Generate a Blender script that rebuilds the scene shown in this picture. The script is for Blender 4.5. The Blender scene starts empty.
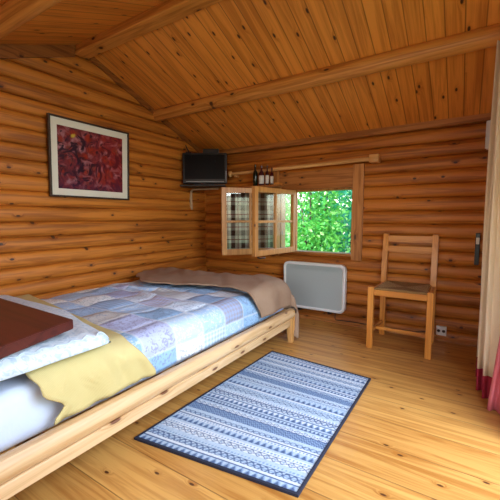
import bpy, bmesh, math, random
from mathutils import Vector, Matrix, noise
random.seed(7)
SC = bpy.context.scene
COL = SC.collection
PI = math.pi

# ------------------------------------------------------------------ helpers
def lin(r, g, b):
    f = lambda c: (c/255/12.92) if c/255 <= .04045 else ((c/255+.055)/1.055)**2.4
    return (f(r), f(g), f(b), 1)

def put(name, bm, mat, parent=None, smooth=False, angle=None):
    """link a bmesh (in world space) as ONE mesh object, relative to its parent"""
    me = bpy.data.meshes.new(name)
    if parent is not None:
        M = root_matrix(parent).inverted()
        bmesh.ops.transform(bm, matrix=M, verts=bm.verts)
    bmesh.ops.recalc_face_normals(bm, faces=bm.faces)
    bm.to_mesh(me); bm.free()
    o = bpy.data.objects.new(name, me)
    COL.objects.link(o)
    if parent is not None:
        o.parent = parent
    for m in (mat if isinstance(mat, (list, tuple)) else [mat]):
        me.materials.append(m)
    if smooth:
        me.polygons.foreach_set('use_smooth', [True]*len(me.polygons))
        if angle:
            me.set_sharp_from_angle(angle=math.radians(angle))
    return o

def root_matrix(o):
    M = Matrix.Translation(o.location) @ o.rotation_euler.to_matrix().to_4x4()
    if o.parent is not None:
        return root_matrix(o.parent) @ M
    return M

def thing(name, label, cat, loc=(0, 0, 0), rz=0, group=None):
    o = bpy.data.objects.new(name, None); COL.objects.link(o)
    o.empty_display_size = .1
    o.location = loc; o.rotation_euler = (0, 0, rz)
    o['label'] = label; o['category'] = cat
    if group: o['group'] = group
    return o

def tag(o, label, cat, group=None):
    o['label'] = label; o['category'] = cat
    if group: o['group'] = group
    return o

def struct(o):
    o['kind'] = 'structure'
    return o

def dup(root, loc, label):
    r = root.copy(); COL.objects.link(r); r.location = loc; r['label'] = label
    for ch in list(root.children):
        c = ch.copy(); COL.objects.link(c); c.parent = r
        for g in ch.children:
            d = g.copy(); COL.objects.link(d); d.parent = c
    return r

def box(bm, x0, x1, y0, y1, z0, z1, bev=0, M=None, seg=2):
    vs = [bm.verts.new((x, y, z)) for x in (x0, x1) for y in (y0, y1) for z in (z0, z1)]
    fs = [(0,1,3,2), (4,6,7,5), (0,4,5,1), (2,3,7,6), (0,2,6,4), (1,5,7,3)]
    faces = [bm.faces.new([vs[i] for i in f]) for f in fs]
    if bev:
        es = list({e for f in faces for e in f.edges})
        r = bmesh.ops.bevel(bm, geom=es, offset=bev, segments=seg, affect='EDGES', profile=.5)
        vs = list({v for v in vs if v.is_valid} | set(r['verts']))
    if M is not None:
        bmesh.ops.transform(bm, matrix=M, verts=vs)
    return vs

def prism(bm, pts, axis, a0, a1):
    """closed polygon pts (2D) swept along an axis"""
    def mk(p, a):
        return {'x': (a, p[0], p[1]), 'y': (p[0], a, p[1]), 'z': (p[0], p[1], a)}[axis]
    A = [bm.verts.new(mk(p, a0)) for p in pts]; B = [bm.verts.new(mk(p, a1)) for p in pts]
    n = len(pts)
    for i in range(n):
        bm.faces.new((A[i], A[(i+1) % n], B[(i+1) % n], B[i]))
    bm.faces.new(A[::-1]); bm.faces.new(B)
    return A+B

def tube(bm, pts, r, n=10, cap=True, radii=None):
    pts = [Vector(p) for p in pts]
    rings = []
    up = None
    for i, p in enumerate(pts):
        d = (pts[min(i+1, len(pts)-1)] - pts[max(i-1, 0)]).normalized()
        if up is None:
            up = Vector((0, 0, 1)) if abs(d.z) < .9 else Vector((1, 0, 0))
        a = d.cross(up).normalized(); b = a.cross(d).normalized(); up = b
        rr = radii[i] if radii else r
        rings.append([bm.verts.new(p + a*math.cos(2*PI*k/n)*rr + b*math.sin(2*PI*k/n)*rr) for k in range(n)])
    for A, B in zip(rings, rings[1:]):
        for k in range(n):
            bm.faces.new((A[k], A[(k+1) % n], B[(k+1) % n], B[k]))
    if cap:
        bm.faces.new(rings[0][::-1]); bm.faces.new(rings[-1])

def lathe(bm, prof, cx, cy, n=20):
    rings = []
    for r, z in prof:
        rings.append([bm.verts.new((cx+r*math.cos(2*PI*k/n), cy+r*math.sin(2*PI*k/n), z)) for k in range(n)])
    for A, B in zip(rings, rings[1:]):
        for k in range(n):
            bm.faces.new((A[k], A[(k+1) % n], B[(k+1) % n], B[k]))
    bm.faces.new(rings[0][::-1]); bm.faces.new(rings[-1])

def grid(bm, nu, nv, fn, uvfn=None):
    """nu x nv quads from fn(u,v) ; uv layer in metres from uvfn"""
    V = [[bm.verts.new(fn(i/nu, j/nv)) for j in range(nv+1)] for i in range(nu+1)]
    L = bm.loops.layers.uv.new('UVMap') if uvfn else None
    for i in range(nu):
        for j in range(nv):
            f = bm.faces.new((V[i][j], V[i+1][j], V[i+1][j+1], V[i][j+1]))
            if L:
                for lp, (a, b) in zip(f.loops, ((i, j), (i+1, j), (i+1, j+1), (i, j+1))):
                    lp[L].uv = uvfn(a/nu, b/nv)
    return V

def solid(o, t, off=-1):
    m = o.modifiers.new('thickness', 'SOLIDIFY'); m.thickness = t; m.offset = off
    return o

# ------------------------------------------------------------------ materials
class NT:
    def __init__(s, name):
        s.m = bpy.data.materials.new(name); s.m.use_nodes = True
        s.t = s.m.node_tree; s.n = s.t.nodes; s.n.clear()
        s.out = s.n.new('ShaderNodeOutputMaterial')
    def node(s, typ, ins=None, **kw):
        n = s.n.new(typ)
        for k, v in kw.items(): setattr(n, k, v)
        for k, v in (ins or {}).items():
            s.set(n.inputs[k], v)
        return n
    def set(s, sock, v):
        if isinstance(v, bpy.types.NodeSocket): s.t.links.new(v, sock)
        else: sock.default_value = v
    def math(s, op, a, b=None, c=None, clamp=False):
        n = s.n.new('ShaderNodeMath'); n.operation = op; n.use_clamp = clamp
        s.set(n.inputs[0], a)
        if b is not None: s.set(n.inputs[1], b)
        if c is not None: s.set(n.inputs[2], c)
        return n.outputs[0]
    def mix(s, f, a, b, blend='MIX'):
        n = s.n.new('ShaderNodeMix'); n.data_type = 'RGBA'; n.blend_type = blend
        s.set(n.inputs['Factor'], f); s.set(n.inputs['A'], a); s.set(n.inputs['B'], b)
        return n.outputs['Result']
    def comb(s, x, y, z):
        return s.node('ShaderNodeCombineXYZ', {0: x, 1: y, 2: z}).outputs[0]
    def ramp(s, f, stops, interp='LINEAR'):
        n = s.n.new('ShaderNodeValToRGB'); n.color_ramp.interpolation = interp
        e = n.color_ramp.elements
        while len(e) < len(stops): e.new(.5)
        for k, (p, c) in enumerate(stops):
            e[k].position = p; e[k].color = c
        s.set(n.inputs[0], f)
        return n.outputs[0]
    def smooth(s, v, a, b):
        n = s.node('ShaderNodeMapRange', {'Value': v, 'From Min': a, 'From Max': b, 'To Min': 0., 'To Max': 1.}, interpolation_type='SMOOTHSTEP')
        return n.outputs[0]
    def noise(s, vec, scale, detail=3, dist=0., rough=.5):
        return s.node('ShaderNodeTexNoise', {'Vector': vec, 'Scale': scale, 'Detail': detail, 'Distortion': dist, 'Roughness': rough}).outputs[0]
    def bsdf(s, color, rough=.5, bump=None, bstr=.3, bdist=.005, spec=.5, **ins):
        d = {'Base Color': color, 'Roughness': rough, 'Specular IOR Level': spec}
        d.update(ins)
        b = s.node('ShaderNodeBsdfPrincipled', d)
        if bump is not None:
            bn = s.node('ShaderNodeBump', {'Height': bump, 'Strength': bstr, 'Distance': bdist})
            s.t.links.new(bn.outputs[0], b.inputs['Normal'])
        return b.outputs[0]
    def finish(s, sh):
        s.t.links.new(sh, s.out.inputs[0]); return s.m

def pine(name, light, dark, along='x', cross='z', width=.1, off=0., seam=0., knots=.55, var=.35,
         rough=.42, kscale=(5.5, 10.), kcol=(.07, .022, .008, 1), spec=.4, planks=True, rk=1.):
    t = NT(name)
    P = t.node('ShaderNodeTexCoord').outputs['Object']
    S = t.node('ShaderNodeSeparateXYZ', {0: P})
    ax = dict(x=S.outputs[0], y=S.outputs[1], z=S.outputs[2])
    a = ax[along]; c = ax[cross]; r = t.math('MULTIPLY', ax[[k for k in 'xyz' if k not in (along, cross)][0]], rk)
    pos = t.math('DIVIDE', t.math('SUBTRACT', c, off), width)
    idx = t.math('FLOOR', pos) if planks else 0.
    wn = t.node('ShaderNodeTexWhiteNoise', {'W': t.math('ADD', idx, .37)}, noise_dimensions='1D')
    rnd = wn.outputs['Value']
    a2 = t.math('ADD', a, t.math('MULTIPLY', rnd, 23.))
    # knots
    kv = t.comb(t.math('MULTIPLY', a2, kscale[0]), t.math('MULTIPLY', t.math('ADD', c, t.math('MULTIPLY', r, .7)), kscale[1]), 0.)
    vo = t.node('ShaderNodeTexVoronoi', {'Vector': kv, 'Scale': 1., 'Randomness': .9}, voronoi_dimensions='2D')
    dist = vo.outputs['Distance']
    sel = t.math('GREATER_THAN', t.node('ShaderNodeSeparateColor', {0: vo.outputs['Color']}).outputs[0], 1-knots)
    core = t.math('MULTIPLY', t.math('SUBTRACT', 1., t.smooth(dist, .05, .1)), sel)
    halo = t.math('MULTIPLY', t.math('SUBTRACT', 1., t.smooth(dist, .05, .28)), sel)
    # grain, bent round the knots
    cd = t.math('ADD', c, t.math('MULTIPLY', halo, .02))
    gv = t.comb(t.math('MULTIPLY', a2, 1.3), t.math('MULTIPLY', cd, 26.), t.math('MULTIPLY', r, 26.))
    g = t.noise(gv, 1., 4, .9, .6)
    fv = t.comb(t.math('MULTIPLY', a2, 6.), t.math('MULTIPLY', cd, 170.), t.math('MULTIPLY', r, 170.))
    fine = t.noise(fv, 1., 2)
    bv = t.comb(t.math('MULTIPLY', a2, 1.1), t.math('MULTIPLY', c, 3.), t.math('MULTIPLY', r, 3.))
    big = t.noise(bv, 1., 2)
    f = t.math('ADD', t.math('MULTIPLY', t.smooth(g, .4, .64), .7), t.math('MULTIPLY', t.math('SUBTRACT', fine, .5), .5))
    f = t.math('ADD', f, t.math('MULTIPLY', t.math('SUBTRACT', rnd, .4), var))
    f = t.math('ADD', f, t.math('MULTIPLY', t.math('SUBTRACT', big, .5), .7))
    f = t.math('ADD', f, t.math('MULTIPLY', halo, .35), clamp=True)
    col = t.mix(f, light, dark)
    col = t.mix(core, col, kcol)
    h = t.math('SUBTRACT', t.math('MULTIPLY', g, .2), t.math('MULTIPLY', core, .3))
    if seam:
        fr = t.math('FRACT', pos)
        e = t.math('MULTIPLY', t.math('MINIMUM', fr, t.math('SUBTRACT', 1., fr)), width)
        sm = t.math('SUBTRACT', 1., t.smooth(e, seam*.35, seam))
        col = t.mix(t.math('MULTIPLY', sm, .6), col, (dark[0]*.22, dark[1]*.18, dark[2]*.15, 1))
        h = t.math('SUBTRACT', h, t.math('MULTIPLY', sm, 1.2))
    return t.finish(t.bsdf(col, rough, h, .35, .004, spec))

def plain(name, col, rough=.5, metal=0., nscale=0, namp=.15, bump=0., spec=.5, along=None):
    t = NT(name)
    P = t.node('ShaderNodeTexCoord').outputs['Object']
    n = t.noise(P, nscale or 30., 3)
    dk = tuple(c*(1-namp*2) for c in col[:3]) + (1,)
    c = t.mix(n, dk, tuple(min(1, k*(1+namp*.4)) for k in col[:3]) + (1,))
    return t.finish(t.bsdf(c, rough, n if bump else None, bump, .003, spec, Metallic=metal))

def cloth_mat(name, col, col2, scale=400., rough=.95, pat=6., amt=.4, weave=.25):
    t = NT(name)
    P = t.node('ShaderNodeTexCoord').outputs['Object']
    n = t.noise(P, pat, 4)
    w = t.noise(P, scale, 1)
    c = t.mix(t.math('MULTIPLY', t.smooth(n, .35, .7), amt), col, col2)
    c = t.mix(t.math('MULTIPLY', w, .25), c, tuple(k*.6 for k in col[:3]) + (1,))
    return t.finish(t.bsdf(c, rough, w, weave, .002, .15))

LOG_L = (.56, .188, .024, 1); LOG_D = (.24, .063, .007, 1)
M = {}
M['log_left'] = pine('log_left', LOG_L, LOG_D, 'y', 'z', .1075, .0125, knots=.3, var=.35, rough=.5)
M['log_back'] = pine('log_back', LOG_L, LOG_D, 'x', 'z', .1085, .0823, knots=.3, var=.35, rough=.5)
M['ceiling'] = pine('ceiling_boards', (.84, .315, .052, 1), (.54, .172, .024, 1), 'y', 'x', .098, .02, seam=.0045, knots=.36, var=.55, rough=.36, kscale=(4.5, 10.), rk=0.)
M['beam'] = pine('beam_wood', (.74, .31, .065, 1), (.42, .14, .022, 1), 'x', 'z', .3, 0, knots=.55, planks=False, kscale=(4., 8.), rough=.45)
M['trim_y'] = pine('trim_wood_lengthwise', (.36, .125, .026, 1), (.18, .052, .01, 1), 'y', 'z', .3, planks=False, knots=.3, rk=.3)
M['trim_x'] = pine('trim_wood_crosswise', (.52, .2, .05, 1), (.25, .08, .016, 1), 'x', 'z', .3, planks=False, knots=.25)
M['trim_z'] = pine('trim_wood_upright', (.6, .25, .065, 1), (.3, .1, .02, 1), 'z', 'x', .3, planks=False, knots=.4, kscale=(3, 9))
M['floor'] = pine('floor_boards', (.64, .345, .092, 1), (.38, .152, .028, 1), 'x', 'y', .2, -.03, seam=.0028, knots=.2, var=.45, rough=.33, kscale=(6.5, 14.), kcol=(.1, .035, .012, 1), spec=.5)
M['bedwood'] = pine('bed_pine', (.68, .46, .25, 1), (.48, .27, .105, 1), 'y', 'z', .3, planks=False, knots=.6, kscale=(3.2, 10.), kcol=(.16, .06, .025, 1), rough=.4, var=0)
M['bedleg'] = pine('bed_leg_pine', (.75, .42, .15, 1), (.5, .24, .06, 1), 'z', 'y', .3, planks=False, knots=0, rough=.4)
M['chair_z'] = pine('chair_wood_upright', (.7, .29, .05, 1), (.5, .17, .022, 1), 'z', 'x', .3, planks=False, knots=0, rough=.35)
M['chair_x'] = pine('chair_wood_crosswise', (.7, .29, .05, 1), (.5, .17, .022, 1), 'x', 'z', .3, planks=False, knots=0, rough=.35)
M['sash'] = pine('sash_wood', (.62, .3, .085, 1), (.42, .17, .04, 1), 'z', 'x', .3, planks=False, knots=.1, rough=.4)
M['rodwood'] = pine('rod_wood', (.78, .45, .17, 1), (.55, .26, .075, 1), 'x', 'z', .3, planks=False, knots=.15, rough=.4)
M['board'] = pine('dark_board', (.1, .02, .014, 1), (.045, .009, .008, 1), 'x', 'y', .3, planks=False, knots=0, rough=.38, var=0)
M['white_paint'] = plain('white_enamel', (.78, .78, .75, 1), .35, namp=.03)
M['panel_grey'] = plain('grey_panel', (.42, .47, .46, 1), .45, nscale=120, namp=.06)
M['black'] = plain('black_plastic', (.008, .008, .009, 1), .3, namp=.1)
M['screen'] = plain('black_screen', (.004, .004, .005, 1), .25, namp=.05, spec=.15)
M['silver'] = plain('silver_plastic', (.35, .36, .38, 1), .3, namp=.05)
M['dark_metal'] = plain('dark_metal', (.03, .025, .022, 1), .45, namp=.1, metal=.5)
M['beige_metal'] = plain('beige_metal', (.5, .33, .19, 1), .4, namp=.05)
M['picture_frame'] = plain('picture_frame_brown', (.045, .022, .012, 1), .4, nscale=40, namp=.2)
M['mat_board'] = plain('mat_board', (.72, .68, .58, 1), .9, nscale=60, namp=.03)
M['white_plastic'] = plain('white_plastic', (.75, .74, .7, 1), .35, namp=.03)

# ------------------------------------------------------------------ room shell
RX = 2.9          # right wall
FY = -3.7         # front wall
RIDGE = -1.5
def roof(y): return 1.745 + .4*(-y if y > RIDGE else (-2*RIDGE + y) if False else (y - 2*RIDGE))

def zc(y):
    return 1.745 - .4*y if y >= RIDGE else 2.345 - .4*(RIDGE - y)

def log_profile(pitch, off, z0, z1, depth=.034, n=12):
    """(bulge, z) samples of stacked half logs between z0 and z1"""
    zs = {z0, z1}
    k0 = math.floor((z0-off)/pitch); k1 = math.ceil((z1-off)/pitch)
    for k in range(k0, k1+1):
        for i in range(n):
            f = i/n
            zs.add(off + (k+f)*pitch)
        zs.add(off+k*pitch+.0015); zs.add(off+k*pitch-.0015)
    out = []
    for z in sorted(zs):
        if z < z0-1e-6 or z > z1+1e-6: continue
        f = ((z-off)/pitch) % 1.
        u = 2*f-1
        b = depth*(math.sqrt(max(0, 1-abs(u)**2.2))) - .016
        out.append((b, z))
    return out

def log_piece(bm, axis, sgn, base, a0, a1, z0, z1, pitch, off, back=.09):
    pr = log_profile(pitch, off, z0, z1)
    pts = [(base + sgn*b, z) for b, z in pr]
    pts += [(base - sgn*back, pr[-1][1]), (base - sgn*back, pr[0][1])]
    if axis == 'y': prism(bm, pts, 'y', a0, a1)
    else: prism(bm, pts, 'x', a0, a1)

def clip_roof(bm):
    for n in ((0, .4, 1), (0, -.4, 1)):
        nv = Vector(n)
        pt = Vector((0, RIDGE, 2.345+.012))
        bmesh.ops.bisect_plane(bm, geom=bm.verts[:]+bm.edges[:]+bm.faces[:], plane_co=pt, plane_no=nv, clear_outer=True)
        bmesh.ops.holes_fill(bm, edges=[e for e in bm.edges if e.is_boundary])

bm = bmesh.new()
log_piece(bm, 'y', 1, 0., FY, .0, -.02, 2.42, .1075, .0125)
clip_roof(bm)
struct(put('wall_left', bm, M['log_left'], None, True, 25))

WX0, WX1, WZ0, WZ1 = 1.0, 1.75, .67, 1.28
bm = bmesh.new()
for x0, x1, z0, z1 in ((-.09, WX0, WZ0, WZ1), (WX1, RX+.09, WZ0, WZ1), (-.09, RX+.09, -.02, WZ0), (-.09, RX+.09, WZ1, 1.75)):
    log_piece(bm, 'x', -1, 0., x0, x1, z0, z1, .1085, .0823)
struct(put('wall_back', bm, M['log_back'], None, True, 25))

DY0, DY1, DZ = -2.85, -1.3, 2.0
bm = bmesh.new()
for y0, y1, z0, z1 in ((FY, DY0, -.02, 2.4), (DY1, .0, -.02, 2.4), (DY0, DY1, DZ, 2.4)):
    b2 = bmesh.new()
    log_piece(b2, 'y', -1, RX, y0, y1, z0, z1, .1075, .0125)
    clip_roof(b2)
    tmp = bpy.data.meshes.new('t'); b2.to_mesh(tmp); b2.free(); bm.from_mesh(tmp); bpy.data.meshes.remove(tmp)
struct(put('wall_right', bm, M['log_left'], None, True, 25))

# front wall, behind the camera, with an unglazed opening added to let in fill light
bm = bmesh.new()
FX0, FX1, FZ0, FZ1 = 1.5, 2.6, .85, 1.4
for x0, x1, z0, z1 in ((-.09, FX0, FZ0, FZ1), (FX1, RX+.09, FZ0, FZ1), (-.09, RX+.09, -.02, FZ0), (-.09, RX+.09, FZ1, 1.52)):
    log_piece(bm, 'x', 1, FY, x0, x1, z0, z1, .1085, .0823)
struct(put('wall_front', bm, M['log_back'], None, True, 25))

bm = bmesh.new()
box(bm, -.09, RX+.09, FY-.09, .09, -.06, 0)
struct(put('floor', bm, M['floor']))

# boarded ceiling, two slopes with the boards running down the slope
bm = bmesh.new()
e0, e1 = .35, FY-.35
prism(bm, [(e0, zc(e0)), (RIDGE, zc(RIDGE)), (e1, zc(e1)), (e1, zc(e1)+.08), (RIDGE, zc(RIDGE)+.085), (e0, zc(e0)+.08)], 'x', -.3, RX+.3)
struct(put('ceiling', bm, M['ceiling']))

def beam(name, prof):
    bm = bmesh.new(); prism(bm, prof, 'x', -.005, RX+.005)
    return struct(put(name, bm, M['beam'], None, True, 40))
def roundprof(cy, zb, w, h):
    """flat topped purlin with a rounded underside"""
    pts = []
    for k in range(13):
        a = PI + PI*k/12
        ca, sa = math.cos(a), math.sin(a)
        s = .62
        pts.append((cy + w/2*math.copysign(abs(ca)**s, ca), zb + h*.55 + h*.55*math.copysign(abs(sa)**s, sa)))
    return pts
def purlin(cy, zb, w, h):
    # round log just touching the boards, so a dark crevice runs along its top
    r = w/2
    return [(cy+r*math.cos(2*PI*k/28), zb+h/2+h/2*math.sin(2*PI*k/28)) for k in range(28)]
beam('trim_1', purlin(-.728, 1.95, .108, .112))
beam('trim_2', [(-1.545, 2.345), (-1.545, 2.278), (-1.537, 2.27), (-1.433, 2.27), (-1.425, 2.278), (-1.425, 2.33)])
beam('trim_3', purlin(-2.26, 1.955, .108, .112))

# boards along the gable under the ceiling, and along the eaves
bm = bmesh.new()
prism(bm, [(-1.55, zc(-1.55)), (-1.55, zc(-1.55)-.085), (FY, zc(FY)-.085), (FY, zc(FY))], 'x', .002, .03)
struct(put('trim_4', bm, M['trim_y']))
bm = bmesh.new()
prism(bm, [(-1.42, zc(-1.42)), (-1.42, zc(-1.42)-.05), (-.78, zc(-.78)-.05), (-.78, zc(-.78))], 'x', .002, .028)
prism(bm, [(-.67, zc(-.67)), (-.67, zc(-.67)-.05), (-.0, zc(-.0)-.05), (-.0, zc(-.0))], 'x', .002, .028)
struct(put('trim_5', bm, M['trim_y']))
bm = bmesh.new()
prism(bm, [(.0, 1.71), (-.034, 1.71), (-.04, 1.716), (-.04, zc(-.04)), (.0, zc(0))], 'x', .03, RX)
struct(put('trim_6', bm, M['trim_x']))
# skirting
bm = bmesh.new()
prism(bm, [(0, 0), (-.034, 0), (-.034, .016), (-.022, .032), (0, .036)], 'x', .0, RX)
struct(put('baseboard_back', bm, M['trim_x']))
bm = bmesh.new()
prism(bm, [(0, 0), (.034, 0), (.034, .016), (.022, .032), (0, .036)], 'y', FY, -.035)
struct(put('baseboard_left', bm, M['trim_y']))

# doorway in the right wall (open): jambs and head
d = bpy.data.objects.new('door_1', None); COL.objects.link(d); struct(d); d.location = (RX, (DY0+DY1)/2, 0)
for y in (DY0, DY1):
    bm = bmesh.new(); s = 1 if y == DY0 else -1
    box(bm, RX-.03, RX+.1, min(y, y+s*.035), max(y, y+s*.035), 0, DZ, .003)
    put('door_jamb', bm, M['trim_z'], d)
bm = bmesh.new(); box(bm, RX-.03, RX+.1, DY0, DY1, DZ-.035, DZ, .003); put('door_head', bm, M['trim_y'], d)

# ------------------------------------------------------------------ window with two open sashes
tg = NT('window_glass')
fa = tg.node('ShaderNodeLayerWeight', {'Blend': .5}).outputs['Facing']
fre = tg.math('ADD', .03, tg.math('MULTIPLY', tg.math('POWER', fa, 4.), .6))
gl = tg.node('ShaderNodeBsdfGlossy', {'Roughness': .02, 'Color': (1, 1, 1, 1)}).outputs[0]
tr = tg.node('ShaderNodeBsdfTransparent', {'Color': (.93, .96, .95, 1)}).outputs[0]
mx = tg.node('ShaderNodeMixShader', {0: fre, 1: tr, 2: gl})
M['glass'] = tg.finish(mx.outputs[0])

win = bpy.data.objects.new('window_1', None); COL.objects.link(win); struct(win); win.location = (1.185, 0, .67)
bm = bmesh.new()
box(bm, 1.746, 1.842, -.038, -.012, .615, 1.478, .003); put('window_casing', bm, M['trim_z'], win)
bm = bmesh.new()
box(bm, .905, 1.002, -.036, -.012, .615, 1.478, .003); put('window_casing', bm, M['trim_z'], win)
bm = bmesh.new()
box(bm, 1.003, 1.745, -.032, -.012, 1.278, 1.45, .003); put('window_head', bm, M['trim_x'], win)
bm = bmesh.new()
box(bm, 1.003, 1.745, -.036, .09, .648, .672, .003); put('window_sill', bm, M['trim_x'], win)
bm = bmesh.new()
for x0, x1, z0, z1 in ((1.0, 1.014, .672, 1.278), (1.732, 1.748, .672, 1.278)):
    box(bm, x0, x1, .0, .09, z0, z1)
box(bm, 1.014, 1.732, .0, .09, 1.262, 1.278)
put('window_reveal', bm, M['trim_z'], win)
bm = bmesh.new(); box(bm, 1.16, 1.178, .01, .04, .672, 1.262, .003); put('mullion', bm, M['trim_z'], win)

def sash(hx, hy, fx, fy, z0, z1, th, stile):
    """glazed sash of 2 x 2 panes hinged at (hx,hy), free edge at (fx,fy)"""
    W = math.hypot(fx-hx, fy-hy); ang = math.atan2(fy-hy, fx-hx)
    T = Matrix.Translation((hx, hy, 0)) @ Matrix.Rotation(ang, 4, 'Z')
    bm = bmesh.new(); h = th/2
    box(bm, 0, stile, -h, h, z0, z1, .003, T); box(bm, W-stile, W, -h, h, z0, z1, .003, T)
    box(bm, stile, W-stile, -h, h, z0, z0+stile*1.15, .003, T); box(bm, stile, W-stile, -h, h, z1-stile, z1, .003, T)
    o = put('sash', bm, M['sash'], win)
    mw = .011
    bm = bmesh.new()
    box(bm, W/2-mw, W/2+mw, -h*.6, h*.6, z0+stile, z1-stile, 0, T)
    zm = (z0+z1)/2
    box(bm, stile, W/2-mw, -h*.6, h*.6, zm-mw, zm+mw, 0, T); box(bm, W/2+mw, W-stile, -h*.6, h*.6, zm-mw, zm+mw, 0, T)
    put('glazing_bar', bm, M['sash'], o)
    bm = bmesh.new()
    box(bm, stile-.004, W-stile+.004, -.0015, .0015, z0+stile, z1-stile, 0, T)
    put('glass', bm, M['glass'], o)
    return T, W
TA, WA = sash(1.18, -.045, 1.083, -.655, .668, 1.272, .036, .044)
TB, WB = sash(1.005, -.06, .612, -.49, .64, 1.298, .034, .05)
# hinges and handle on the near sash
bm = bmesh.new()
tube(bm, [TA @ Vector((WA-.03, .02, .66)), TA @ Vector((WA-.03, .05, .655)), TA @ Vector((WA-.09, .055, .655))], .007, 8)
put('sash_stay', bm, M['dark_metal'], win, True)

# plaid half curtain hung on the far sash
tp = NT('plaid_fabric')
uv = tp.node('ShaderNodeTexCoord').outputs['UV']
su = tp.node('ShaderNodeSeparateXYZ', {0: uv})
def band(t, v, period, w, ph=0.):
    fr = t.math('FRACT', t.math('ADD', t.math('DIVIDE', v, period), ph))
    return t.math('LESS_THAN', fr, w)
b1 = band(tp, su.outputs[0], .125, .42); b2 = band(tp, su.outputs[1], .125, .42)
l1 = band(tp, su.outputs[0], .125, .06, .3); l2 = band(tp, su.outputs[1], .125, .06, .3)
c = tp.mix(tp.math('MULTIPLY', tp.math('ADD', b1, b2), .5), (.72, .66, .56, 1), (.07, .035, .03, 1))
c = tp.mix(tp.math('MAXIMUM', l1, l2), c, (.25, .05, .04, 1))
pd = tp.bsdf(c, .95, spec=.1)
tl = tp.node('ShaderNodeBsdfTranslucent', {'Color': c}).outputs[0]
M['plaid'] = tp.finish(tp.node('ShaderNodeMixShader', {0: .4, 1: pd, 2: tl}).outputs[0])
bm = bmesh.new()
def pf(u, v):
    x = .03 + u*(WB-.06)
    return TB @ Vector((x, -.032 - .008*math.sin(u*34) - .004*math.sin(u*13+v*3), 1.255 - v*.575))
grid(bm, 60, 12, pf, lambda u, v: (u*.64, v*.575))
o = tag(put('plaid_curtain', bm, M['plaid'], None, True), 'short brown and cream plaid curtain hung behind the panes of the open window sash', 'curtain')
solid(o, .002)

# wooden curtain rod above the window
rod = thing('curtain_rod', 'pale wooden curtain rod fixed above the window', 'curtain rod', (1.18, -.08, 1.5))
bm = bmesh.new(); tube(bm, [(.45, -.08, 1.478), (1.9, -.08, 1.503)], .017, 14); put('rod', bm, M['rodwood'], rod, True, 40)
for x, z in ((1.925, 1.503), (.425, 1.478)):
    bm = bmesh.new()
    if x > 1: box(bm, x-.028, x+.05, -.105, -.01, z-.03, z+.035, .005)
    else: lathe(bm, [(.012, z-.03), (.026, z-.018), (.028, z+.01), (.018, z+.028)], x, -.08)
    put('rod_bracket' if x > 1 else 'finial', bm, M['rodwood'], rod, True, 40)
bm = bmesh.new(); box(bm, .47, .50, -.07, -.01, 1.445, 1.466, .003); put('rod_bracket', bm, M['rodwood'], rod)

# narrow ledge with small bottles
sh = thing('wall_shelf', 'short narrow wooden ledge over the open window sashes carrying small bottles', 'shelf', (.86, -.05, 1.3))
bm = bmesh.new(); box(bm, .66, 1.06, -.155, -.033, 1.312, 1.33, .003); put('shelf_board', bm, M['trim_x'], sh)
for x in (.70, 1.02):
    bm = bmesh.new(); prism(bm, [(-.033, 1.312), (-.12, 1.312), (-.033, 1.285)], 'x', x-.008, x+.008); put('shelf_bracket', bm, M['trim_x'], sh)
M['wine'] = plain('dark_red_glass', (.055, .006, .012, 1), .12, namp=.1)
M['green_glass'] = plain('dark_green_glass', (.006, .012, .006, 1), .12, namp=.1)
M['paper'] = plain('label_paper', (.75, .72, .64, 1), .8, namp=.04)
def bottle(x, y, r, h, gmat, label, lab=True):
    z = 1.331
    t = thing('bottle', label, 'bottle', (x, y, z), group='small bottles on the ledge above the window')
    bm = bmesh.new()
    lathe(bm, [(r*.9, z), (r, z+.004), (r, z+h*.58), (r*.82, z+h*.66), (r*.4, z+h*.74), (r*.36, z+h*.9)], x, y, 18)
    put('bottle_body', bm, gmat, t, True, 50)
    bm = bmesh.new(); lathe(bm, [(r*.46, z+h*.88), (r*.48, z+h*.9), (r*.46, z+h)], x, y, 14); put('bottle_cap', bm, M['wine'] if lab else M['green_glass'], t, True, 50)
    if lab:
        bm = bmesh.new()
        n = 18; A = []
        for zz in (z+h*.08, z+h*.5):
            A.append([bm.verts.new((x+(r+.0012)*math.cos(2*PI*k/n), y+(r+.0012)*math.sin(2*PI*k/n), zz)) for k in range(n)])
        for k in range(n): bm.faces.new((A[0][k], A[0][(k+1) % n], A[1][(k+1) % n], A[1][k]))
        o = put('bottle_label', bm, M['paper'], t, True); solid(o, .0008)
    return t
bottle(.775, -.125, .024, .215, M['green_glass'], 'dark bottle without a pale label, standing left of three white-labelled bottles', False)
bottle(.848, -.125, .026, .2, M['wine'], 'widest of three red bottles with white labels, next to the dark bottle')
bottle(.915, -.125, .017, .195, M['wine'], 'slim red bottle with white label between two other labelled bottles')
bottle(.968, -.125, .016, .17, M['wine'], 'shortest slim red bottle with white label, at the right end of its row')
bm = bmesh.new(); box(bm, .995, 1.055, -.14, -.06, 1.331, 1.352, .003)
tag(put('wooden_block', bm, M['chair_x']), 'small wooden block lying on the ledge beside the bottles', 'block')

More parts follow.
